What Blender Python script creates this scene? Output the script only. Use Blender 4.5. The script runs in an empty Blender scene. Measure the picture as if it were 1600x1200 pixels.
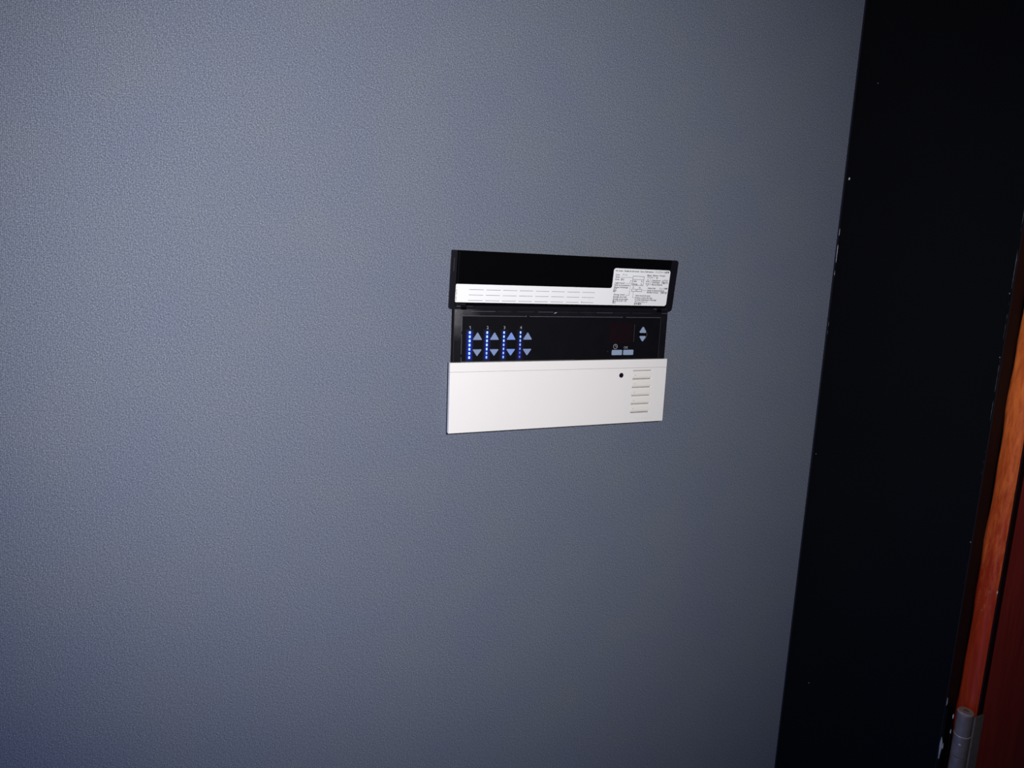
import bpy, bmesh, math, random
from mathutils import Vector, Matrix

random.seed(4)
S = bpy.context.scene
C = S.collection
PI = math.pi
Z0 = 1.35                       # height of the control panel's lower edge above the floor

# ------------------------------------------------------------------ camera
YAW, PITCH, ROLL = 0.41126, -0.17155, 0.04156
CAM = Vector((-0.19857, -0.60392, 0.15817 + Z0))
fw = Vector((math.sin(YAW)*math.cos(PITCH), math.cos(YAW)*math.cos(PITCH), math.sin(PITCH)))
r0 = Vector((math.cos(YAW), -math.sin(YAW), 0)); u0 = r0.cross(fw)
rt = math.cos(ROLL)*r0 + math.sin(ROLL)*u0
up = rt.cross(fw)
cd = bpy.data.cameras.new('camera'); cam = bpy.data.objects.new('camera', cd); C.objects.link(cam)
cd.sensor_fit = 'HORIZONTAL'; cd.sensor_width = 36.0; cd.lens = 36.0*1084.48/1600
cd.clip_start = 0.01; cd.clip_end = 50
m = Matrix((rt, up, -fw)).transposed().to_4x4(); m.translation = CAM
cam.matrix_world = m
S.camera = cam

# ------------------------------------------------------------------ light
w = bpy.data.worlds.new('world'); S.world = w; w.use_nodes = True
w.node_tree.nodes['Background'].inputs[0].default_value = (0.55, 0.62, 0.9, 1)
w.node_tree.nodes['Background'].inputs[1].default_value = 0.012

# the photographer's on-camera flash: the only strong light of the place
ld = bpy.data.lights.new('camera_flash', 'SPOT')
flash = bpy.data.objects.new('camera_flash', ld); C.objects.link(flash)
ld.energy = 19.0; ld.color = (1.0, 0.985, 0.965)
ld.spot_size = math.radians(108); ld.spot_blend = 0.85; ld.shadow_soft_size = 0.008
flash.location = CAM + up*0.045 - rt*0.022
aim = (fw + up*0.03 - rt*0.035).normalized()
flash.rotation_euler = aim.to_track_quat('-Z', 'Y').to_euler()

# faint blue light from the left, its source unseen, for the wall's blue cast
rd = bpy.data.lights.new('room_blue_light', 'AREA'); room = bpy.data.objects.new('room_blue_light', rd); C.objects.link(room)
rd.shape = 'RECTANGLE'; rd.size = 0.7; rd.size_y = 1.0; rd.energy = 6.5; rd.color = (0.10, 0.30, 1.0)
room.location = (-1.20, -0.36, Z0-0.70)
room.rotation_euler = (Vector((-0.50, 0, Z0-0.20)) - room.location).to_track_quat('-Z', 'Y').to_euler()

vs = S.view_settings
vs.view_transform = 'Standard'; vs.look = 'None'; vs.gamma = 1.0; vs.exposure = 0.0
vs.use_curve_mapping = False

# ------------------------------------------------------------------ materials
def N(nt, t, **kw):
    n = nt.nodes.new(t)
    for k, v in kw.items():
        if k.startswith('i_'):
            n.inputs[k[2:].replace('_', ' ')].default_value = v
        else:
            setattr(n, k, v)
    return n

def mat(name, col, rough=0.5, spec=0.5, metal=0.0, noise=0.0, nscale=60.0, emit=None, es=0.0, coat=0.0):
    mt = bpy.data.materials.new(name); mt.use_nodes = True
    nt = mt.node_tree; b = nt.nodes['Principled BSDF']
    b.inputs['Roughness'].default_value = rough
    b.inputs['Specular IOR Level'].default_value = spec
    b.inputs['Metallic'].default_value = metal
    b.inputs['Coat Weight'].default_value = coat
    c = (*col, 1)
    if noise:
        tc = N(nt, 'ShaderNodeTexCoord'); nz = N(nt, 'ShaderNodeTexNoise', i_Scale=nscale, i_Detail=5.0)
        mx = N(nt, 'ShaderNodeMix', data_type='RGBA')
        mx.inputs[6].default_value = tuple(x*(1-noise) for x in col) + (1,)
        mx.inputs[7].default_value = tuple(min(1, x*(1+noise)) for x in col) + (1,)
        nt.links.new(tc.outputs['Object'], nz.inputs['Vector'])
        nt.links.new(nz.outputs['Fac'], mx.inputs[0]); nt.links.new(mx.outputs[2], b.inputs['Base Color'])
    else:
        b.inputs['Base Color'].default_value = c
    if emit:
        b.inputs['Emission Color'].default_value = (*emit, 1); b.inputs['Emission Strength'].default_value = es
    return mt

def fabric_mat():
    mt = bpy.data.materials.new('grey_twill_fabric'); mt.use_nodes = True
    nt = mt.node_tree; L = nt.links.new; b = nt.nodes['Principled BSDF']
    geo = N(nt, 'ShaderNodeNewGeometry')
    sep = N(nt, 'ShaderNodeSeparateXYZ'); L(geo.outputs['Position'], sep.inputs[0])
    def math_(op, a, bb=None, v=None):
        n = N(nt, 'ShaderNodeMath', operation=op); L(a, n.inputs[0])
        if bb is not None: L(bb, n.inputs[1])
        elif v is not None: n.inputs[1].default_value = v
        return n.outputs[0]
    add = math_('ADD', sep.outputs[0], sep.outputs[2]); sub = math_('SUBTRACT', sep.outputs[0], sep.outputs[2])
    # d runs across the twill ribs, e along them
    comb = N(nt, 'ShaderNodeCombineXYZ'); L(math_('MULTIPLY', sub, v=1000/0.85), comb.inputs[0]); L(math_('MULTIPLY', add, v=1000/1.7), comb.inputs[1])
    n1 = N(nt, 'ShaderNodeTexNoise', i_Scale=1.0, i_Detail=1.0, i_Roughness=0.6); L(comb.outputs[0], n1.inputs['Vector'])
    # fine crossed weave
    s1 = math_('SINE', math_('MULTIPLY', sub, v=2*PI*1000/2.05)); s2 = math_('SINE', math_('MULTIPLY', add, v=2*PI*1000/2.6))
    wv = math_('MULTIPLY', s1, s2)
    n2 = N(nt, 'ShaderNodeTexNoise', i_Scale=14.0, i_Detail=4.0); L(geo.outputs['Position'], n2.inputs['Vector'])
    n3 = N(nt, 'ShaderNodeTexNoise', i_Scale=1000.0, i_Detail=1.0); L(geo.outputs['Position'], n3.inputs['Vector'])
    # threads: value 0..1
    t = math_('ADD', math_('MULTIPLY', n1.outputs['Fac'], v=1.0), math_('MULTIPLY', wv, v=0.15))
    t = math_('ADD', t, math_('MULTIPLY', math_('SUBTRACT', n3.outputs['Fac'], v=0.5), v=0.55))
    rp = N(nt, 'ShaderNodeValToRGB'); L(t, rp.inputs[0])
    e = rp.color_ramp.elements
    e[0].position = 0.22; e[0].color = (0.070, 0.082, 0.110, 1)
    e[1].position = 0.80; e[1].color = (0.266, 0.294, 0.380, 1)
    k = e.new(0.5); k.color = (0.133, 0.150, 0.197, 1)
    mx = N(nt, 'ShaderNodeMix', data_type='RGBA', blend_type='MULTIPLY'); mx.inputs[0].default_value = 1.0
    r2 = N(nt, 'ShaderNodeValToRGB'); L(n2.outputs['Fac'], r2.inputs[0])
    r2.color_ramp.elements[0].position = 0.35; r2.color_ramp.elements[0].color = (0.95, 0.955, 1.0, 1)
    r2.color_ramp.elements[1].position = 0.65; r2.color_ramp.elements[1].color = (1.0, 1.0, 0.97, 1)
    L(rp.outputs[0], mx.inputs[6]); L(r2.outputs[0], mx.inputs[7]); L(mx.outputs[2], b.inputs['Base Color'])
    bp = N(nt, 'ShaderNodeBump', i_Strength=0.25, i_Distance=0.0004); L(t, bp.inputs['Height']); L(bp.outputs[0], b.inputs['Normal'])
    b.inputs['Roughness'].default_value = 0.85; b.inputs['Specular IOR Level'].default_value = 0.25
    return mt

def wood_mat(name, dark, light, rough, scale=1.0, spec=0.5):
    mt = bpy.data.materials.new(name); mt.use_nodes = True
    nt = mt.node_tree; L = nt.links.new; b = nt.nodes['Principled BSDF']
    geo = N(nt, 'ShaderNodeNewGeometry')
    mp = N(nt, 'ShaderNodeMapping'); mp.inputs['Scale'].default_value = (260*scale, 260*scale, 22*scale)
    L(geo.outputs['Position'], mp.inputs[0])
    nz = N(nt, 'ShaderNodeTexNoise', i_Scale=1.0, i_Detail=6.0, i_Roughness=0.65); L(mp.outputs[0], nz.inputs['Vector'])
    rp = N(nt, 'ShaderNodeValToRGB'); L(nz.outputs['Fac'], rp.inputs[0])
    rp.color_ramp.elements[0].position = 0.3; rp.color_ramp.elements[0].color = (*dark, 1)
    rp.color_ramp.elements[1].position = 0.7; rp.color_ramp.elements[1].color = (*light, 1)
    L(rp.outputs[0], b.inputs['Base Color'])
    bp = N(nt, 'ShaderNodeBump', i_Strength=0.35, i_Distance=0.0006); L(nz.outputs['Fac'], bp.inputs['Height']); L(bp.outputs[0], b.inputs['Normal'])
    b.inputs['Roughness'].default_value = rough; b.inputs['Specular IOR Level'].default_value = spec
    return mt

def dusty_mat():
    mt = bpy.data.materials.new('dusty_black_plastic'); mt.use_nodes = True
    nt = mt.node_tree; L = nt.links.new; b = nt.nodes['Principled BSDF']
    geo = N(nt, 'ShaderNodeNewGeometry')
    nz = N(nt, 'ShaderNodeTexNoise', i_Scale=110.0, i_Detail=6.0, i_Roughness=0.6); L(geo.outputs['Position'], nz.inputs['Vector'])
    # dust collects in the upper left corner of the frame, under the cover's hinge
    vd = N(nt, 'ShaderNodeVectorMath', operation='DISTANCE'); vd.inputs[1].default_value = (0.006, -0.0025, Z0+0.109)
    L(geo.outputs['Position'], vd.inputs[0])
    mr = N(nt, 'ShaderNodeMapRange'); mr.inputs['From Min'].default_value = 0.003; mr.inputs['From Max'].default_value = 0.024
    mr.inputs['To Min'].default_value = 1.0; mr.inputs['To Max'].default_value = 0.10; L(vd.outputs['Value'], mr.inputs['Value'])
    mu = N(nt, 'ShaderNodeMath', operation='MULTIPLY'); L(nz.outputs['Fac'], mu.inputs[0]); L(mr.outputs[0], mu.inputs[1])
    rp = N(nt, 'ShaderNodeValToRGB'); L(mu.outputs[0], rp.inputs[0])
    rp.color_ramp.elements[0].position = 0.05; rp.color_ramp.elements[0].color = (0.005, 0.005, 0.008, 1)
    rp.color_ramp.elements[1].position = 0.65; rp.color_ramp.elements[1].color = (0.10, 0.096, 0.105, 1)
    L(rp.outputs[0], b.inputs['Base Color'])
    b.inputs['Roughness'].default_value = 0.6; b.inputs['Specular IOR Level'].default_value = 0.12
    return mt

def halo_mat(name, half, strength):
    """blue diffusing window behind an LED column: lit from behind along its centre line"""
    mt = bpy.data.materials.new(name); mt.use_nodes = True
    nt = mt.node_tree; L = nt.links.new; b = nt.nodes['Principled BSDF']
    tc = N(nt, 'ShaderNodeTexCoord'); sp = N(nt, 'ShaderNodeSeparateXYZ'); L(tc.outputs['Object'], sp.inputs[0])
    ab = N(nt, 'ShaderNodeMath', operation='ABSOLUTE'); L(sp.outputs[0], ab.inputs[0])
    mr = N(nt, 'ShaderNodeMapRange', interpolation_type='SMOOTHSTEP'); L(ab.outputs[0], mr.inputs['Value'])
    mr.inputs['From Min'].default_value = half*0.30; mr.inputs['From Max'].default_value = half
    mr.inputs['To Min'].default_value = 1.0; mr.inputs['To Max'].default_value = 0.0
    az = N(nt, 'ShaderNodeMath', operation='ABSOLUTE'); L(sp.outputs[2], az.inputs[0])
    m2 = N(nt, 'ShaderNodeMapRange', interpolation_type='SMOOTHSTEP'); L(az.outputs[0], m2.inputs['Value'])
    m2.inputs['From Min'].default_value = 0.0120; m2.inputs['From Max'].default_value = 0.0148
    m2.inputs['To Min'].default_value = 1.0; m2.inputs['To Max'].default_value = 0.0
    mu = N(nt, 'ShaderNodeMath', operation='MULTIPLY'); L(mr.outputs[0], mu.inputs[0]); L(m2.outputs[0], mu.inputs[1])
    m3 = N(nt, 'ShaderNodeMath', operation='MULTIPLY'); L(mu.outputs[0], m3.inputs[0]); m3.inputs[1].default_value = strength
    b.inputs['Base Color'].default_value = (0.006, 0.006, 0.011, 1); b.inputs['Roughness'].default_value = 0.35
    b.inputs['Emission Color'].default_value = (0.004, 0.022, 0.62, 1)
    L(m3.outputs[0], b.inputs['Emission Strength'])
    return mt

M = {
 'fabric': fabric_mat(),
 'black_wall': mat('matt_black_paint', (0.0027, 0.0027, 0.0034), 0.65, 0.08, noise=0.25, nscale=9),
 'corner': mat('dark_blue_black_bead', (0.010, 0.010, 0.018), 0.5, 0.3),
 'jamb': mat('black_brown_paint', (0.0075, 0.0045, 0.005), 0.55, 0.2, noise=0.4, nscale=40),
 'chip': mat('bare_paint_chip', (0.55, 0.55, 0.60), 0.7, 0.3, noise=0.3, nscale=300),
 'worn': mat('worn_arris', (0.17, 0.17, 0.19), 0.7, 0.3, noise=0.6, nscale=130),
 'lip': wood_mat('orange_mahogany_varnish', (0.29, 0.018, 0.004), (0.47, 0.042, 0.008), 0.5, spec=0.14),
 'door': wood_mat('dark_red_mahogany_varnish', (0.24, 0.020, 0.016), (0.34, 0.033, 0.027), 0.5, 0.5, spec=0.2),
 'band': mat('dark_door_edge_band', (0.016, 0.0025, 0.003), 0.6, 0.12),
 'steel': mat('dull_hinge_steel', (0.165, 0.130, 0.124), 0.5, 0.25, metal=0.1, noise=0.35, nscale=120),
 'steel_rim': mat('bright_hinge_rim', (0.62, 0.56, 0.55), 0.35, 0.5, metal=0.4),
 'cap': mat('painted_hinge_cap', (0.30, 0.22, 0.22), 0.6, 0.4, noise=0.5, nscale=400),
 'carpet': mat('dark_carpet', (0.02, 0.02, 0.024), 0.95, 0.1, noise=0.5, nscale=200),
 'plate': mat('warm_white_plastic', (0.885, 0.850, 0.835), 0.45, 0.4, noise=0.02, nscale=25),
 'button': mat('ivory_button_plastic', (0.88, 0.84, 0.79), 0.45, 0.4),
 'slot': mat('slot_shadow_plastic', (0.20, 0.18, 0.18), 0.8, 0.1),
 'dot': mat('grey_indicator', (0.30, 0.27, 0.25), 0.5, 0.3),
 'emblem': mat('embossed_emblem', (0.80, 0.76, 0.75), 0.5, 0.4),
 'ir': mat('dark_infrared_lens', (0.010, 0.005, 0.012), 0.12, 0.5),
 'gasket': mat('dark_backplate', (0.010, 0.010, 0.013), 0.6, 0.3),
 'dusty': dusty_mat(),
 'black': mat('black_plastic', (0.0046, 0.0043, 0.0068), 0.5, 0.10, noise=0.25, nscale=60),
 'rim': mat('satin_black_plastic', (0.0070, 0.0066, 0.0105), 0.5, 0.12, noise=0.4, nscale=80),
 'gloss': mat('gloss_black_plastic', (0.0022, 0.0022, 0.0028), 0.12, 0.25),
 'edge': mat('grey_bezel_edge', (0.10, 0.10, 0.12), 0.5, 0.4, noise=0.35, nscale=220),  # grey of the painted edge glints, also used for worn edges
 'edge_dim': mat('dim_bezel_edge', (0.026, 0.023, 0.028), 0.5, 0.4),  # fainter painted edge glints, also used for worn edges
 'display': mat('dark_red_display_window', (0.0085, 0.0040, 0.0058), 0.45, 0.12),
 'print': mat('white_print', (0.36, 0.35, 0.36), 0.6, 0.3),
 'divider': mat('grey_print_line', (0.045, 0.036, 0.040), 0.6, 0.3),
 'key': mat('pale_blue_key', (0.27, 0.345, 0.48), 0.5, 0.3, emit=(0.25, 0.38, 0.9), es=0.01),
 'label': mat('white_label_paper', (0.90, 0.90, 0.91), 0.55, 0.35),
 'ink': mat('label_ink', (0.10, 0.098, 0.105), 0.7, 0.2),
 'ink_soft': mat('label_ink_light', (0.30, 0.30, 0.31), 0.7, 0.2),
}
def painted_sheen(mt, col, zlo, zhi):  # flash sheen painted into the wood: colour brightens with height, broken up by grain
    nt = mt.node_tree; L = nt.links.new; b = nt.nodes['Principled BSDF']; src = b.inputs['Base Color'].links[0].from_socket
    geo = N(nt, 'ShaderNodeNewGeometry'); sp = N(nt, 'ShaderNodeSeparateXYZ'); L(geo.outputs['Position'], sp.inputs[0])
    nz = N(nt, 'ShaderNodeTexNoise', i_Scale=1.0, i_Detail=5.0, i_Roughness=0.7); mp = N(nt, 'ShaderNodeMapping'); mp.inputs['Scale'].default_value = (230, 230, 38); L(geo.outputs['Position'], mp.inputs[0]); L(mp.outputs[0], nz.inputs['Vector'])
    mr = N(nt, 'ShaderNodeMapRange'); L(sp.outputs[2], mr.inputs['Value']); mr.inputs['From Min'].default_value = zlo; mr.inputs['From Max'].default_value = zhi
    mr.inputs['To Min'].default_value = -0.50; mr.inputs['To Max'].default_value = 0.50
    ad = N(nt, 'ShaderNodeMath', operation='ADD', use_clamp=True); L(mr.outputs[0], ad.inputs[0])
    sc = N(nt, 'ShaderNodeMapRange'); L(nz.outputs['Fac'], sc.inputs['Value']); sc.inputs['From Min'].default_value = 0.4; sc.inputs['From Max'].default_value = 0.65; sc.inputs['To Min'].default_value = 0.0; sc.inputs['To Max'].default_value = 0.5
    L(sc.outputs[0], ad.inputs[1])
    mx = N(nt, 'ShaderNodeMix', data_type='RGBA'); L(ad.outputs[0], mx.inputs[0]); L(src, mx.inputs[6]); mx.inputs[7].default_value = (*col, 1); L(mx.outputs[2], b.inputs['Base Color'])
painted_sheen(M['lip'], (0.92, 0.205, 0.035), Z0-0.22, Z0+0.06)
for inp, v in (('Coat Weight', 0.0), ('Coat Roughness', 0.35)): M['lip'].node_tree.nodes['Principled BSDF'].inputs[inp].default_value = v
LEDM = []
for i, (c, s) in enumerate([((0.42, 0.78, 1.0), 1.15), ((0.36, 0.60, 1.0), 0.95), ((0.27, 0.40, 1.0), 0.72), ((0.20, 0.20, 1.0), 0.55)]):
    LEDM.append(mat('blue_led_%d' % i, (0.05, 0.08, 0.2), 0.4, 0.3, emit=c, es=s))
HALO = [halo_mat('blue_led_halo_%d' % i, h, s) for i, (h, s) in enumerate([(0.0036, 0.62), (0.0031, 0.42), (0.0028, 0.34), (0.0026, 0.26)])]
KEYM = [mat('backlit_key_%d' % i, c, 0.5, 0.3, emit=e, es=s) for i, (c, e, s) in enumerate([
    ((0.21, 0.265, 0.37), (0.07, 0.18, 0.9), 0.09), ((0.20, 0.26, 0.37), (0.08, 0.18, 0.95), 0.13), ((0.17, 0.24, 0.40), (0.07, 0.20, 1.0), 0.30), ((0.21, 0.265, 0.37), (0.06, 0.15, 0.9), 0.11)])]

# ------------------------------------------------------------------ mesh helpers (world coordinates in metres)
ABS = {}
def obj(name, bm, material, parent=None, origin=None, bevel=0.0, seg=2, smooth=False):
    if bevel:
        bmesh.ops.bevel(bm, geom=[e for e in bm.edges if e.calc_face_angle(0) > 0.6], offset=bevel, segments=seg, affect='EDGES', profile=0.5, clamp_overlap=True)
    bmesh.ops.recalc_face_normals(bm, faces=bm.faces)
    if origin is None:
        lo = Vector([min(v.co[k] for v in bm.verts) for k in range(3)]); hi = Vector([max(v.co[k] for v in bm.verts) for k in range(3)])
        origin = (lo+hi)/2
    origin = Vector(origin)
    for v in bm.verts: v.co -= origin
    me = bpy.data.meshes.new(name); bm.to_mesh(me); bm.free()
    if material: me.materials.append(material)
    if smooth:
        for p in me.polygons: p.use_smooth = True
    o = bpy.data.objects.new(name, me); C.objects.link(o)
    if parent is not None:
        o.parent = parent; o.location = origin - ABS[parent]
    else:
        o.location = origin
    ABS[o] = origin
    return o

def dup(src, shift, parent, material=None):
    o = src.copy(); C.objects.link(o)
    o.parent = parent
    ABS[o] = ABS[src] + Vector(shift); o.location = ABS[o] - ABS[parent]
    if material and material != src.data.materials[0]:
        o.data = src.data.copy(); o.data.materials[0] = material
    return o

def empty(name, loc):
    o = bpy.data.objects.new(name, None); C.objects.link(o); o.location = loc; o.empty_display_size = 0.02
    ABS[o] = Vector(loc); return o

def box(bm, x0, x1, y0, y1, z0, z1, f=None):
    vs_ = [bm.verts.new((x, y, z)) for x in (x0, x1) for y in (y0, y1) for z in (z0, z1)]
    for q in ((0,1,3,2), (4,6,7,5), (0,4,5,1), (2,3,7,6), (0,2,6,4), (1,5,7,3)): bm.faces.new([vs_[i] for i in q])
    if f:
        for v in vs_: v.co = f(v.co)
    return vs_

def Bx(*a, **k):
    bm = bmesh.new(); box(bm, *a, **k); return bm

def mm(x, d, z):                # panel millimetres (x right, d out of the wall, z up) -> world
    return Vector((x/1000, -d/1000, Z0 + z/1000))
def pbox(bm, x0, x1, d0, d1, z0, z1, f=mm):
    return box(bm, x0, x1, d0, d1, z0, z1, f=lambda c: f(c.x, c.y, c.z))
def PB(*a, **k):
    bm = bmesh.new(); pbox(bm, *a, **k); return bm

def prism(bm, pts, d0, d1, f=mm):
    a = [bm.verts.new(f(x, d0, z)) for x, z in pts]; b = [bm.verts.new(f(x, d1, z)) for x, z in pts]
    n = len(pts)
    bm.faces.new(b); bm.faces.new(a[::-1])
    for i in range(n): bm.faces.new([a[i], a[(i+1) % n], b[(i+1) % n], b[i]])
def PR(pts, d0, d1, f=mm):
    bm = bmesh.new(); prism(bm, pts, d0, d1, f); return bm

def rounded(pts, rads, n=6):    # polygon with rounded corners
    out = []; k = len(pts)
    for i in range(k):
        p = Vector(pts[i]); a = Vector(pts[i-1])-p; b = Vector(pts[(i+1) % k])-p; r = rads[i] if isinstance(rads, (list, tuple)) else rads
        if r <= 0: out.append(tuple(p)); continue
        al, bl = a.normalized(), b.normalized(); ang = al.angle(bl); t = r/math.tan(ang/2)
        s, e = p+al*t, p+bl*t; cc = p + (al+bl).normalized()*(r/math.sin(ang/2))
        a0 = math.atan2(s.y-cc.y, s.x-cc.x); a1 = math.atan2(e.y-cc.y, e.x-cc.x); da = (a1-a0+PI) % (2*PI) - PI
        out += [(cc.x+r*math.cos(a0+da*j/n), cc.y+r*math.sin(a0+da*j/n)) for j in range(n+1)]
    return out

def circle(cx, cz, r, n=24): return [(cx+r*math.cos(2*PI*i/n), cz+r*math.sin(2*PI*i/n)) for i in range(n)]

def ring(bm, cx, cz, r0_, r1_, d0, d1, a0=0, a1=2*PI, n=24, f=mm):
    full = abs(a1-a0-2*PI) < 1e-6
    rows = []
    for i in range(n + (0 if full else 1)):
        a = a0+(a1-a0)*i/n; c_, s_ = math.cos(a), math.sin(a)
        rows.append([bm.verts.new(f(cx+r*c_, d, cz+r*s_)) for r, d in ((r0_, d0), (r1_, d0), (r1_, d1), (r0_, d1))])
    k = len(rows)
    for i in range(k if full else k-1):
        A, B = rows[i], rows[(i+1) % k]
        for j in range(4): bm.faces.new([A[j], A[(j+1) % 4], B[(j+1) % 4], B[j]])
    if not full:
        bm.faces.new(rows[0]); bm.faces.new(rows[-1][::-1])

def stroke(bm, pts, wd, d0, d1, f=mm):      # printed polyline
    for (xa, za), (xb, zb) in zip(pts[:-1], pts[1:]):
        v = Vector((xb-xa, zb-za)); n = Vector((-v.y, v.x)).normalized()*wd/2; t = v.normalized()*wd/2
        prism(bm, [(xa-t.x+n.x, za-t.y+n.y), (xa-t.x-n.x, za-t.y-n.y), (xb+t.x-n.x, zb+t.y-n.y), (xb+t.x+n.x, zb+t.y+n.y)], d0, d1, f)

def lathe_z(bm, cx, cy, prof, n=32):        # profile of (radius, z) around a vertical axis
    rows = [[bm.verts.new((cx+r*math.cos(2*PI*i/n), cy+r*math.sin(2*PI*i/n), z)) for i in range(n)] for r, z in prof]
    for A, B in zip(rows[:-1], rows[1:]):
        for i in range(n): bm.faces.new([A[i], A[(i+1) % n], B[(i+1) % n], B[i]])
    bm.faces.new(rows[0][::-1]); bm.faces.new(rows[-1])

def text(bm, s, x, z, size, d, f=mm, align='LEFT', bold=0.0, width=None):
    cu = bpy.data.curves.new('t', 'FONT'); cu.body = s; cu.size = size; cu.align_x = align; cu.resolution_u = 2
    if bold: cu.offset = bold
    o = bpy.data.objects.new('t', cu); C.objects.link(o)
    bpy.context.view_layer.update()
    me = bpy.data.meshes.new_from_object(o.evaluated_get(bpy.context.evaluated_depsgraph_get()))
    if len(me.vertices):
        xs = [v.co.x for v in me.vertices]; sc = 1.0
        if width: sc = width/(max(xs)-min(xs))
        vv = [bm.verts.new(f(x+v.co.x*sc, d, z+v.co.y)) for v in me.vertices]
        for p in me.polygons:
            try: bm.faces.new([vv[i] for i in p.vertices])
            except ValueError: pass
    bpy.data.objects.remove(o); bpy.data.curves.remove(cu); bpy.data.meshes.remove(me)

def struct(o, label, cat):
    o['kind'] = 'structure'; o['label'] = label; o['category'] = cat; return o

# ------------------------------------------------------------------ the setting
struct(obj('floor', Bx(-1.6, 1.5, -1.6, 0.1, -0.05, 0.0), M['carpet']), 'dark carpeted floor below the fabric wall', 'floor')
struct(obj('wall_back', Bx(-1.6, 0.4665, 0.0, 0.1, 0.0, 2.5), M['fabric']), 'blue-grey twill fabric covered wall behind the control panel', 'wall')
wall_r = struct(obj('wall_right', Bx(0.4665, 1.5, -0.2000, 0.1, 0.0, 2.5), M['black_wall'], bevel=0.0009), 'flat black painted wall return beside the fabric wall', 'wall')
XR = 0.4665
corner = struct(obj('trim_1', Bx(XR-0.0014, XR, -0.0016, 0.0, 0.0, 2.5), M['corner'], bevel=0.0004), 'thin dark bead in the corner of fabric and black walls', 'trim')
def streak(z0, z1, wdt, xo, yo, parent, material, name='paint_chip', n=None, jit=0.5):
    """an irregular sliver of bare paint running up a corner"""
    bm = bmesh.new(); n = n or max(3, int((z1-z0)/0.003)); rows = []
    for i in range(n+1):
        t = i/n; k = wdt*(0.25 + 0.75*math.sin(PI*min(1, max(0, t)))**0.6)*(1-jit*random.random()); z = Z0+z0+(z1-z0)*t
        rows.append([bm.verts.new((xo-k*0.35, yo, z)), bm.verts.new((xo-k, yo-k*0.8, z)), bm.verts.new((xo, yo-k, z)), bm.verts.new((xo, yo, z))])
    for A, B in zip(rows[:-1], rows[1:]):
        for j in range(4): bm.faces.new([A[j], A[(j+1) % 4], B[(j+1) % 4], B[j]])
    bm.faces.new(rows[0]); bm.faces.new(rows[-1][::-1])
    return obj(name, bm, material, parent)
# worn streaks along the fabric corner and chips in the black paint
streak(0.150, 0.232, 0.0007, XR-0.0001, -0.0012, corner, M['chip'], 'paint_streak')
streak(0.045, 0.150, 0.0005, XR-0.0001, -0.0012, corner, M['worn'], 'paint_streak')
def chip(y, z, ry, rz, parent=None, x=XR, material=None, rot=0.0):
    n = 9; bm = bmesh.new()
    pts = []
    for i in range(n):
        a = 2*PI*i/n; k = 1-0.35*random.random(); py, pz = ry*k*math.cos(a), rz*k*math.sin(a)
        pts.append((y+py*math.cos(rot)-pz*math.sin(rot), z+py*math.sin(rot)+pz*math.cos(rot)))
    a_ = [bm.verts.new((x+0.0002, p, Z0+q)) for p, q in pts]; b_ = [bm.verts.new((x-0.0004, y+(p-y)*0.8, Z0+z+(q-z)*0.8)) for p, q in pts]
    bm.faces.new(a_); bm.faces.new(b_)
    for i in range(n): bm.faces.new([a_[i], a_[(i+1) % n], b_[(i+1) % n], b_[i]])
    return obj('paint_chip', bm, material or M['chip'], parent)
chip(-0.0062, 0.2680, 0.0013, 0.0017, wall_r)
chip(-0.0058, -0.0530, 0.0007, 0.0008, wall_r, material=M['worn'])
chip(-0.0288, 0.3652, 0.0007, 0.0008, wall_r, material=M['worn'])
chip(-0.0363, -0.3377, 0.0008, 0.0008, wall_r, material=M['worn'])
# chipped white arris of the black return
for z0_, z1_, k in ((0.262, 0.30, .0005), (0.195, 0.258, .0007), (0.150, 0.192, .0010), (0.095, 0.148, .0006), (0.055, 0.092, .0007), (0.028, 0.054, .0008), (-0.05, 0.026, .0004), (-0.20, -0.055, .00035)):
    streak(z0_, z1_, k*1.0, XR+0.0003, -0.1992, wall_r, M['worn'], 'worn_edge')
for y, z in ((-0.2003, 0.0915), (-0.1998, 0.150), (-0.2010, -0.088)): chip(y+0.0012, z, 0.0006, 0.0010, wall_r, material=M['worn'])
# door frame strip in front of the return
jamb = struct(obj('trim_2', Bx(XR+0.0004, 0.4832, -0.2013, -0.2000, 0.0, 2.1), M['jamb']), 'narrow brown-black frame strip between black return and door', 'trim')
YD = -0.2215                   # face of the door
# mahogany door with a projecting lip on the hinge side
door = empty('door_1', (0.90, -0.2113, 0.0)); struct(door, 'dark red mahogany door hung on a steel hinge', 'door')
XL = 0.4830
obj('door_leaf', Bx(0.4925, 1.36, YD, -0.2013, 0.005, 2.06), M['door'], door)
# the lip's varnished edge with its uneven paint line
bm = bmesh.new(); n = 160; rows = []
for i in range(n+1):
    z = 0.005+2.055*i/n; wob = 0.0009*math.sin(z*39)+0.0007*math.sin(z*97+1)
    arc = [(XL+0.0062*(1-math.cos(t)), YD+0.0095*(1-math.sin(t)), z) for t in [k*PI/2/9 for k in range(10)]]
    rows.append([bm.verts.new(p) for p in [(XL+0.0014+wob, -0.2014, z), (XL+0.0002, -0.2040+wob*0.6, z)] + arc + [(0.4925, YD+0.0015, z), (0.4925, -0.2014, z)]])
K = len(rows[0])
for A, B in zip(rows[:-1], rows[1:]):
    for j in range(K): bm.faces.new([A[j], A[(j+1) % K], B[(j+1) % K], B[j]])
bm.faces.new(rows[0][::-1]); bm.faces.new(rows[-1])
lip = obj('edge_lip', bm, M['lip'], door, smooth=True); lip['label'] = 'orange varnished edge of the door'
obj('edge_band', Bx(XL+0.0030, 0.4924, YD-0.0003, YD+0.0016, 0.005, 2.06), M['band'], door)
chip(-0.2145, -0.1350, 0.0008, 0.0014, lip, x=XL, material=M['worn'])
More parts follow.
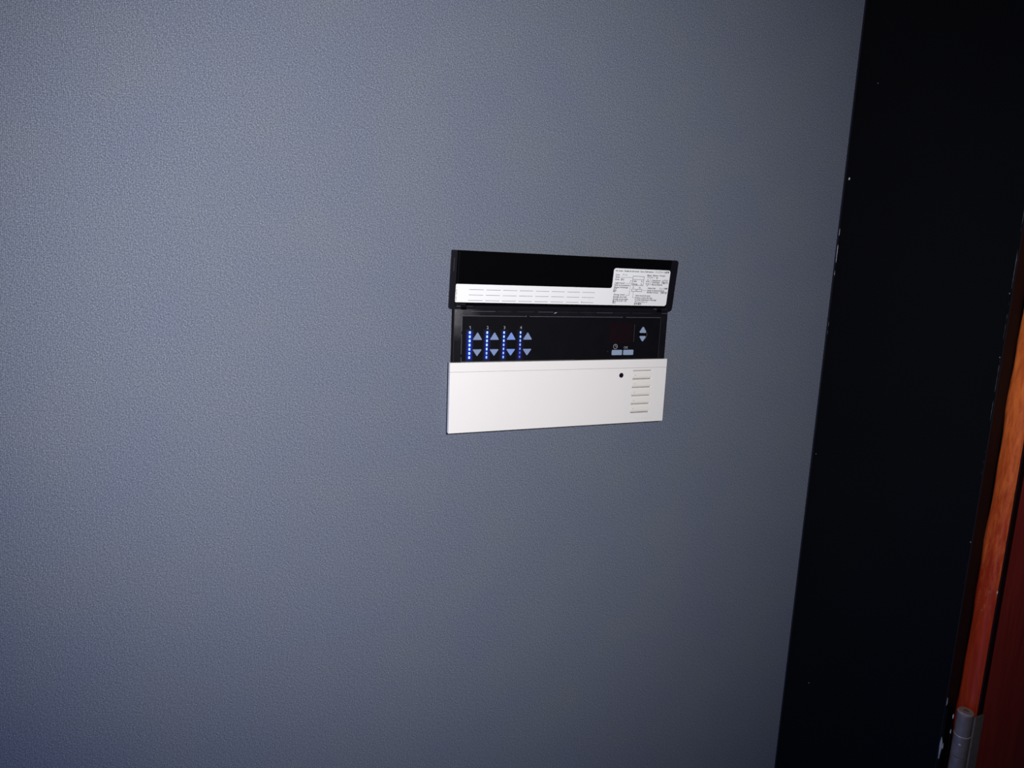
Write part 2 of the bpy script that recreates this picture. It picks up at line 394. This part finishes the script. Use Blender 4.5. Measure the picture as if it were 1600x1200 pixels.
chip(-0.2205, -0.1330, 0.0006, 0.0022, lip, x=XL+0.0018, material=M['chip'])
chip(-0.2105, -0.1560, 0.0006, 0.0012, lip, x=XL, material=M['worn'])
# hinge: barrel of five knuckles, of which the upper three are in view
BX_, BY_, BR = 0.4752, -0.2160, 0.0071
hinge = empty('hinge', (BX_, BY_, Z0-0.262-0.060)); hinge.parent = door; hinge.location = ABS[hinge]-ABS[door]; hinge['label'] = 'dull steel butt hinge with painted pin top'
ztop = Z0-0.2615; kz = 0.0232
for i in range(5):
    z1 = ztop - i*kz; z0_ = z1-kz+0.0005; r = BR if i % 2 == 0 else BR*1.01
    bm = bmesh.new(); lathe_z(bm, BX_, BY_, [(r-0.0005, z0_), (r, z0_+0.0006), (r, z1-0.0008), (r-0.0006, z1)])
    obj('knuckle', bm, M['steel'], hinge)
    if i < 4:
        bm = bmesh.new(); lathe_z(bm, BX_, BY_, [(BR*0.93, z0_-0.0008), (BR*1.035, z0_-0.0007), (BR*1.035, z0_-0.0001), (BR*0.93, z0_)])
        obj('knuckle_ring', bm, M['steel_rim'] if i == 0 else M['steel'], hinge)  # top ring's highlight is put into its brighter steel
bm = bmesh.new(); lathe_z(bm, BX_, BY_, [(BR*0.97, ztop), (BR*1.03, ztop+0.0006), (BR*1.03, ztop+0.0016), (BR*0.92, ztop+0.0024)]); obj('pin_cap', bm, M['cap'], hinge)
bm = bmesh.new(); lathe_z(bm, BX_, BY_, [(BR*0.36, ztop+0.0020), (BR*0.36, ztop+0.0027), (BR*0.30, ztop+0.0029)]); obj('pin_head', bm, M['steel'], hinge)
ang = math.atan2(CAM.y-BY_, CAM.x-BX_)
zc = ztop-kz*1.35
def knob(cx_ang, z, r, material, name):
    bm = bmesh.new(); n = 14; ca, sa = math.cos(cx_ang), math.sin(cx_ang)
    def P(u, v, h): return (BX_+(BR+h)*ca-u*sa, BY_+(BR+h)*sa+u*ca, z+v)
    prof = [(r*1.0, -0.0006), (r, 0.0003), (r*0.6, 0.0004), (r*0.5, 0.0)]
    rows = [[bm.verts.new(P(q*math.cos(2*PI*i/n), q*math.sin(2*PI*i/n), h)) for i in range(n)] for q, h in prof]
    for A, B in zip(rows[:-1], rows[1:]):
        for i in range(n): bm.faces.new([A[i], A[(i+1) % n], B[(i+1) % n], B[i]])
    bm.faces.new(rows[-1]); bm.faces.new(rows[0][::-1])
    return obj(name, bm, material, hinge)
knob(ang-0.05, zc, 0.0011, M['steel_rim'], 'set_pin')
obj('hinge_leaf', Bx(BX_+BR*0.6, 0.4920, YD-0.0022, YD-0.0004, ztop-5*kz, ztop-0.0015), M['steel'], hinge, bevel=0.0006)
obj('hinge_leaf', Bx(0.4668, BX_, -0.2040, -0.2015, ztop-5*kz, ztop-0.0015), M['black_wall'], hinge)
chip(-0.2100, -0.2675, 0.0006, 0.0030, wall_r, x=XR+0.0001)
chip(-0.2100, -0.2840, 0.0005, 0.0030, wall_r, x=XR+0.0001)

# white paint smear beside the hinge
streak(-0.322, -0.293, 0.0034, XR+0.0016, -0.2012, wall_r, M['chip'], 'paint_smear', n=9, jit=0.25)
streak(-0.292, -0.282, 0.0016, XR+0.0016, -0.2016, wall_r, M['chip'], 'paint_smear', n=5)
streak(-0.262, -0.252, 0.0009, XR+0.0012, -0.2010, wall_r, M['chip'], 'paint_smear', n=5)

# ------------------------------------------------------------------ the lighting control panel
W, H = 239.0, 66.4
T = empty('lighting_control_panel', mm(W/2, 0, 0))
T['label'] = 'wall-mounted lighting control panel with white faceplate and cover flipped open'; T['category'] = 'control panel'
DB, DP = 2.2, 5.2              # fronts of the black frame and of the white faceplate
obj('backplate', PB(-0.7, W-0.6, 0.0, 1.0, -2.0, 66.0), M['gasket'], T)  # dark strip showing below the faceplate stands in for its shadow line

obj('backplate', PB(2.0, W-2.2, 0.0, 1.0, 66.0, 116.0), M['gasket'], T)

# white faceplate: frame around the button opening
BX0, BX1, BZ0, BZ1 = 197.9, 221.1, 10.0, 55.1
bm = bmesh.new()
for r_ in ((0, BX0, 0, 57.6), (BX1, W, 0, 57.6), (BX0, BX1, 0, BZ0), (BX0, BX1, BZ1, 57.6)):
    pbox(bm, r_[0], r_[1], 1.0, DP, r_[2], r_[3])
bmesh.ops.remove_doubles(bm, verts=bm.verts, dist=1e-6)
face = obj('faceplate', bm, M['plate'], T)
obj('faceplate_rim', PB(-0.02, W+0.02, 1.0, 2.0, -0.25, 0.25), M['gasket'], T)
rail = obj('top_rail', PB(0, W, 1.0, DP, 57.85, H), M['plate'], T, bevel=0.0004)
obj('button_recess', PB(BX0-0.3, BX1+0.3, 1.0, 3.2, BZ0-0.3, BZ1+0.3), M['slot'], T)
SL = [54.75, 45.75, 36.9, 28.2, 19.35, 10.5]
def button_bm(zb, zt):
    bm = bmesh.new(); prof = [(DP-0.55, zt), (DP-0.1, zt-0.5), (DP+0.15, zt-2.2), (DP+0.15, zb+2.2), (DP-0.25, zb+0.9), (DP-0.9, zb)]
    xs = (BX0+0.12, BX1-0.05)
    A = [[bm.verts.new(mm(x, d, z)) for d, z in prof + [(3.3, zb), (3.3, zt)]] for x in xs]
    k = len(A[0])
    for j in range(k): bm.faces.new([A[0][j], A[0][(j+1) % k], A[1][(j+1) % k], A[1][j]])
    bm.faces.new(A[0]); bm.faces.new(A[1][::-1]); return bm
b0 = obj('scene_button', button_bm(SL[1]+0.42, SL[0]-0.42), M['button'], T)
d0 = obj('indicator', PR(circle(201.0, (SL[0]+SL[1])/2-0.4, 0.42, 12), DP+0.1, DP+0.2), M['dot'], b0)
for i in range(1, 5):
    sh = Vector((0, 0, (SL[i+1]+SL[i]-SL[0]-SL[1])/2000))
    b_ = dup(b0, sh, T); dup(d0, sh, b_)
bm = bmesh.new(); n = 24
rows = [[bm.verts.new(mm(184.0+r*math.cos(2*PI*i/n), d, 50.3+r*math.sin(2*PI*i/n))) for i in range(n)] for r, d in ((2.55, DP-0.3), (2.5, DP+0.12), (1.9, DP+0.3), (1.0, DP+0.42))]
for A, B in zip(rows[:-1], rows[1:]):
    for i in range(n): bm.faces.new([A[i], A[(i+1) % n], B[(i+1) % n], B[i]])
bm.faces.new(rows[-1]); bm.faces.new(rows[0][::-1])
obj('infrared_receiver', bm, M['ir'], T)
bm = bmesh.new(); text(bm, 'LUTRON', 207.5, 3.0, 3.1, DP+0.03, width=17.5)
ring(bm, 205.2, 4.1, 0.75, 1.05, DP+0.0, DP+0.03, n=14)
obj('emblem', bm, M['emblem'], face)

# black frame of the upper half
FX0, FX1, FZ1 = 1.6, 237.4, 115.4
IX0, IX1, IZ0, IZ1 = 11.3, 229.3, 66.6, 109.3
bm = bmesh.new()
for r_ in ((FX0+2.2, IX0, 66.5, FZ1), (IX1, FX1-1.0, 66.5, FZ1), (IX0, IX1, IZ1, FZ1)):
    pbox(bm, r_[0], r_[1], 1.0, DB, r_[2], r_[3])
bmesh.ops.remove_doubles(bm, verts=bm.verts, dist=1e-6)
frame = obj('frame', bm, M['dusty'], T)
obj('frame_side', PB(FX0, FX0+2.2, 1.0, DB-0.5, 66.5, FZ1), M['black'], T)
obj('frame_side', PB(FX1-1.0, FX1, 1.0, DB-0.5, 66.5, FZ1), M['black'], T)
plate = obj('control_plate', PB(IX0, IX1, 1.0, DB-0.25, IZ0, IZ1), M['black'], T)
# light caught on the control plate's edges, painted as pale lines, broken at the snap notches
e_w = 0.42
def edge(x0, x1, z0, z1, mt): obj('bezel_glint', PB(x0, x1, DB-0.35, DB+0.12, z0, z1), mt, plate)
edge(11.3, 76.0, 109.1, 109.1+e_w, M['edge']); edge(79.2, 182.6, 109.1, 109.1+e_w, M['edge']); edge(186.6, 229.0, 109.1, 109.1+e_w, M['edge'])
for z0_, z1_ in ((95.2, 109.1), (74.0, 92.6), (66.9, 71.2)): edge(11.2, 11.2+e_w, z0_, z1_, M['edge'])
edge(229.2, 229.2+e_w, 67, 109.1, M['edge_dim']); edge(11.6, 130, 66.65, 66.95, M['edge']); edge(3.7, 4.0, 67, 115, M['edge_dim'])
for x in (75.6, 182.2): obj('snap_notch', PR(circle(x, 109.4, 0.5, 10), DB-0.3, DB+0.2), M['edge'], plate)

# LED columns, keys and numerals
LX = [19.4, 36.55, 53.6, 70.55]; KX = [26.9, 43.9, 60.9, 77.95]
led_w = [1.85, 1.6, 1.45, 1.35]
for c in range(4):
    obj('led_halo', PB(LX[c]-4.0, LX[c]+4.0, DB-0.3, DB-0.15, 66.9, 97.0), HALO[c], plate)  # strip that carries the LEDs' halo in its emission
    for k in range(7):
        z = 94.0 - k*3.88; hw = led_w[c]/2*(1 if k < 4 else 0.92)
        mi = [0, 0 if k < 5 else 1, 0 if k < 3 else 1, (0 if k < 2 else (1 if k < 4 else (2 if k < 5 else 3)))][c]
        hz = 1.22 if c < 2 else 1.12
        pts = rounded([(LX[c]-hw, z-hz), (LX[c]+hw, z-hz), (LX[c]+hw, z+hz), (LX[c]-hw, z+hz)], 0.5, 3)
        obj('led', PR(pts, DB-0.2, DB+0.1), LEDM[mi], plate)
    bm = bmesh.new()
    if c == 0: stroke(bm, [(LX[0]-0.5, 99.3), (LX[0]+0.45, 100.0), (LX[0]+0.45, 97.4)], 0.42, DB-0.22, DB-0.2)
    else: text(bm, str(c+1), LX[c]+0.3, 97.3, 4.0, DB-0.2, align='CENTER', bold=0.04)
    obj('numeral', bm, M['print'], plate)
    x = KX[c]
    obj('raise_key', PR(rounded([(x-4.7, 87.2), (x+4.7, 87.2), (x, 94.4)], 0.5, 4), DB-0.3, DB+0.5), KEYM[c], plate, bevel=0.00018, seg=1)
    obj('lower_key', PR(rounded([(x, 71.9), (x+4.7, 78.3), (x-4.7, 78.3)], 0.5, 4), DB-0.3, DB+0.5), KEYM[c], plate, bevel=0.00018, seg=1)
obj('display_window', PR(rounded([(169, 83.0), (196, 83.0), (196, 103.5), (169, 103.5)], 1.0, 3), DB-0.3, DB-0.2), M['display'], plate)
obj('divider_line', PB(197.75, 198.25, DB-0.3, DB-0.15, 84.3, 102), M['divider'], plate)
mk = obj('master_rocker', PR(rounded([(203.2, 92.0), (208.4, 83.6), (213.4, 92.0), (208.4, 100.4)], 1.6, 5), DB-0.3, DB-0.1), M['gloss'], plate)
obj('raise_key', PR(rounded([(203.5, 93.5), (212.9, 93.5), (208.3, 100.4)], 0.9, 4), DB-0.2, DB+0.45), M['key'], plate, bevel=0.00018, seg=1)
obj('lower_key', PR(rounded([(208.4, 84.2), (212.6, 90.3), (203.8, 90.3)], 0.9, 4), DB-0.2, DB+0.45), M['key'], plate, bevel=0.00018, seg=1)
bm = bmesh.new(); stroke(bm, [(213.2, 93.3), (213.6, 91.6), (213.2, 89.9), (211.2, 86.8)], 0.35, DB-0.2, DB); obj('rocker_edge', bm, M['edge'], plate)
obj('clock_key', PR(rounded([(172.7, 70.9), (184.5, 70.9), (184.5, 76.2), (172.7, 76.2)], 0.7, 4), DB-0.3, DB+0.5), M['key'], plate, bevel=0.0002, seg=1)
obj('ok_key', PR(rounded([(186.3, 70.9), (198.1, 70.9), (198.1, 76.2), (186.3, 76.2)], 0.7, 4), DB-0.3, DB+0.5), M['key'], plate, bevel=0.0002, seg=1)
bm = bmesh.new(); ring(bm, 176.7, 79.6, 2.05, 2.5, DB-0.25, DB-0.15, n=20); stroke(bm, [(176.7, 81.0), (176.7, 79.5), (178.0, 79.5)], 0.4, DB-0.25, DB-0.15)
obj('clock_symbol', bm, M['print'], plate)
bm = bmesh.new(); text(bm, 'OK', 186.6, 77.3, 3.5, DB-0.2); obj('ok_lettering', bm, M['print'], plate)
obj('status_dot', PR(circle(168.0, 74.7, 0.5, 10), DB-0.3, DB-0.1), M['divider'], plate)

# hinge line of the frame's upper edge, worn pale in places
FA = 0.0991
FX, FY, FZ, FW, FL = -1.83, 3.4, 115.66, 242.6, 52.6
sa_, ca_ = math.sin(FA), math.cos(FA)
def fl(u, wd, v):               # cover millimetres: u along, wd towards the viewer, v up
    return mm(FX+u, FY + sa_*v + ca_*wd, FZ + ca_*v - sa_*wd)
random.seed(11)
for k, (x0, x1) in enumerate(((20, 44), (46, 60), (66, 84), (88, 104), (107, 131), (133, 150), (152, 171), (173, 190), (194, 216), (230, 236))):
    obj('worn_edge', PB(x0, x1, DB-0.2, DB+0.35, 113.5, 113.72+0.2*random.random()), M['edge' if k % 3 == 0 else 'edge_dim'], frame)
chp = obj('scratch', PR([(104.9, 112.2), (107.0, 112.9), (108.2, 113.3), (107.4, 113.6), (106.0, 113.1)], DB-0.1, DB+0.15), M['chip'], frame)
obj('dust_fleck', PR(circle(5.3, 113.7, 0.55, 8), DB-0.1, DB+0.2), M['worn'], frame)

# hinged cover, opened upwards so that its black inside faces the room
cover = obj('cover', PR(rounded([(0, 0), (FW, 0), (FW, FL), (0, FL)], [1.4, 4.0, 1.6, 1.2], 5), -3.0, -1.0, f=fl), M['gloss'], T)
cover['label'] = 'open black-backed cover with printed white label'
obj('cover_rim', PR(rounded([(0, 0), (5.1, 0), (5.1, FL-0.2), (0, FL-0.2)], [1.2, 0, 0, 1.2], 4), -1.0, 0.0, f=fl), M['rim'], cover, bevel=0.0004)
obj('cover_rim', PR(rounded([(235.6, 0), (FW, 0), (FW, FL-0.2), (235.6, FL-0.2)], [0, 4.0, 1.6, 0], 4), -1.0, 0.0, f=fl), M['rim'], cover, bevel=0.0004)
obj('cover_rim', PB(5.1, 235.6, -1.0, -0.1, 0.0, 3.1, f=fl), M['rim'], cover, bevel=0.0004)
obj('cover_rim', PB(5.1, 235.6, -1.0, -0.5, FL-0.9, FL-0.1, f=fl), M['gloss'], cover)
obj('rib', PB(6.9, 7.4, -1.0, -0.4, 23.2, FL-1.2, f=fl), M['black'], cover)
obj('rim_groove', PB(2.1, 2.7, -0.1, 0.12, 34.0, 46.0, f=fl), M['edge_dim'], cover)
for x in (11.4, 224.6):
    obj('hinge_tab', PB(x, x+5.2, -0.6, 0.15, -0.5, 2.2, f=fl), M['gloss'], cover, bevel=0.0003)
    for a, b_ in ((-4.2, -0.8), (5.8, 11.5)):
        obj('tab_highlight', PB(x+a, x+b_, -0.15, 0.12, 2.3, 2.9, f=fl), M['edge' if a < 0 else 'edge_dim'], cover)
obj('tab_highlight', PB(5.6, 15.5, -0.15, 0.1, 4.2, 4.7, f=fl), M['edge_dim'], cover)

# label: one L-shaped white sticker
lp = rounded([(5.6, 6.0), (235.3, 5.7), (235.3, 42.3), (168.3, 42.5), (168.3, 22.6), (5.6, 22.6)], [1.0, 2.6, 2.4, 2.6, 2.4, 1.0], 6)
lab = obj('label_sticker', PR(lp, -1.0, -0.85, f=fl), M['label'], cover)
LD = -0.83
for rz, x0 in ((17.8, 18.8), (12.85, 18.6), (7.85, 18.3)):
    for k in range(8):
        u = x0 + k*16.7; bm = bmesh.new(); stroke(bm, [(u, rz), (u+13.7, rz)], 0.34, LD-0.02, LD, f=fl); obj('label_rule', bm, M['ink'], cover)
bm = bmesh.new()
TS = 2.2
def tx(s, x, z, size=TS, width=None): text(bm, s, x, z-0.65, size, LD, f=fl, bold=0.06, width=width)
tx('Info Screen · Pantalla de información · Écran d’informations ·', 170.2, 40.0, width=45.5)
tx('ディスプレイ', 217.0, 40.0, 2.1, width=10.0); tx('信息屏幕', 228.0, 40.0, 2.2, width=5.8)
tx('Zone', 170.8, 36.1); tx('ゾーン', 178.3, 36.1, width=6.0); tx('Zona', 170.8, 33.8); tx('Zone', 170.7, 31.5); tx('区域', 177.2, 31.4, width=4.2)
tx('Light level', 170.8, 28.0, width=11); tx('Nivel de iluminación', 170.4, 25.8, width=18.0); tx('Niveau d’éclairage', 170.3, 23.7, width=16.5); tx('照度', 170.2, 21.8, width=4.0); tx('亮度', 169.9, 19.6, width=4.0)
tx('Energy saved', 171.0, 16.4, width=12.5); tx('Energía ahorrada', 170.9, 14.1, width=15.5); tx('Énergie économisée', 170.8, 12.0, width=17.5); tx('省エネルギー率', 170.5, 9.9, width=16.5); tx('节能', 170.5, 7.9, width=4.0)
tx('Light', 192.0, 30.4, 2.1); tx('%', 201.5, 30.2, 2.1); tx('Energy', 191.8, 27.4, 2.1); tx('%', 201.2, 27.3, 2.1)
tx('OK', 199.4, 23.9, 1.6)
tx('Master · Maestro · Principal', 207.8, 36.5, width=21.5); tx('マスター · 主', 207.8, 34.3, width=13.0)
tx('Raise/lower', 214.6, 31.5, width=10.2); tx('上げ下げ', 226.0, 31.4, width=7.5); tx('Subir/bajar', 214.7, 29.5, width=9.4); tx('调高/调低', 226.0, 29.2, width=8.6); tx('Monter/baisser', 214.4, 27.3, width=13.2)
tx('Adjust fade', 210.3, 23.6, width=9.6); tx('フェード調整', 224.0, 23.3, width=10.4); tx('Ajuste de desvanecimiento', 209.9, 21.3, width=21.0); tx('Modifier le fondu', 209.9, 19.3, width=13.6); tx('调整渐变', 226.2, 19.0, width=8.0)
tx('Next timeclock event', 196.7, 15.8, width=17.8); tx('Próximo evento del reloj', 196.5, 13.6, width=20.5); tx('Prochain événement d’horloge', 196.4, 11.6, width=26.0); tx('タイムクロック', 196.4, 9.3, width=15.5); tx('时钟事件', 196.1, 7.2, width=9.0)
obj('label_print', bm, M['ink'], cover)
def st(name, pts, wd=0.32):
    bm = bmesh.new(); stroke(bm, pts, wd, LD-0.02, LD, f=fl); return obj(name, bm, M['ink'], cover)
st('diagram_screen', [(191.3, 35.3), (204.4, 35.0), (204.2, 26.0), (191.1, 26.2), (191.3, 35.3)], 0.4); st('diagram_screen', [(191.3, 32.1), (204.3, 31.9)], 0.35)
for x0, x1 in ((191.4, 196.7), (197.6, 203.4)): st('diagram_key', [(x0, 22.2), (x1, 22.2), (x1, 20.0), (x0, 20.0), (x0, 22.2)], 0.4)
for pts in ([(176.6, 33.8), (190.9, 33.7)], [(183.0, 27.8), (188.2, 27.8), (188.7, 30.6), (190.6, 30.7)], [(185.0, 16.0), (189.0, 16.0), (189.6, 28.0), (190.8, 28.0)],
            [(193.6, 19.6), (193.7, 13.8), (195.6, 13.6)], [(204.4, 21.2), (209.2, 21.2)]): st('leader_line', pts, 0.28)
st('diagram_arrow', [(209.3, 32.4), (207.4, 30.0), (211.3, 30.0), (209.3, 32.4)], 0.4); st('diagram_arrow', [(209.3, 25.8), (207.4, 28.2), (211.3, 28.2), (209.3, 25.8)], 0.4)
st('diagram_bracket', [(212.3, 32.4), (213.2, 30.9), (213.3, 29.2), (212.9, 27.6), (212.2, 26.4)], 0.32)
bm = bmesh.new(); ring(bm, 192.8, 24.0, 0.85, 1.1, LD-0.02, LD, n=14, f=fl); stroke(bm, [(192.8, 24.6), (192.8, 24.0), (193.4, 24.0)], 0.2, LD-0.02, LD, f=fl); obj('diagram_clock', bm, M['ink'], cover)
# tiny vertical print at the label's left end, too fine to read
random.seed(3)
z = 7.4; bm = bmesh.new()
while z < 20.6:
    hgt = random.choice((0.5, 0.8, 1.2)); stroke(bm, [(6.5, z), (6.5, min(20.8, z+hgt))], 0.45 if random.random() < .6 else 0.25, LD-0.02, LD, f=fl); z += hgt+random.choice((0.5, 0.5, 1.0))
mp_ = obj('margin_print', bm, M['ink'], cover); mp_['kind'] = 'stuff'
st('pen_mark', [(135.6, 7.85), (135.7, 9.3)], 0.25); st('pen_mark', [(143.6, 10.6), (143.9, 10.9)], 0.3)
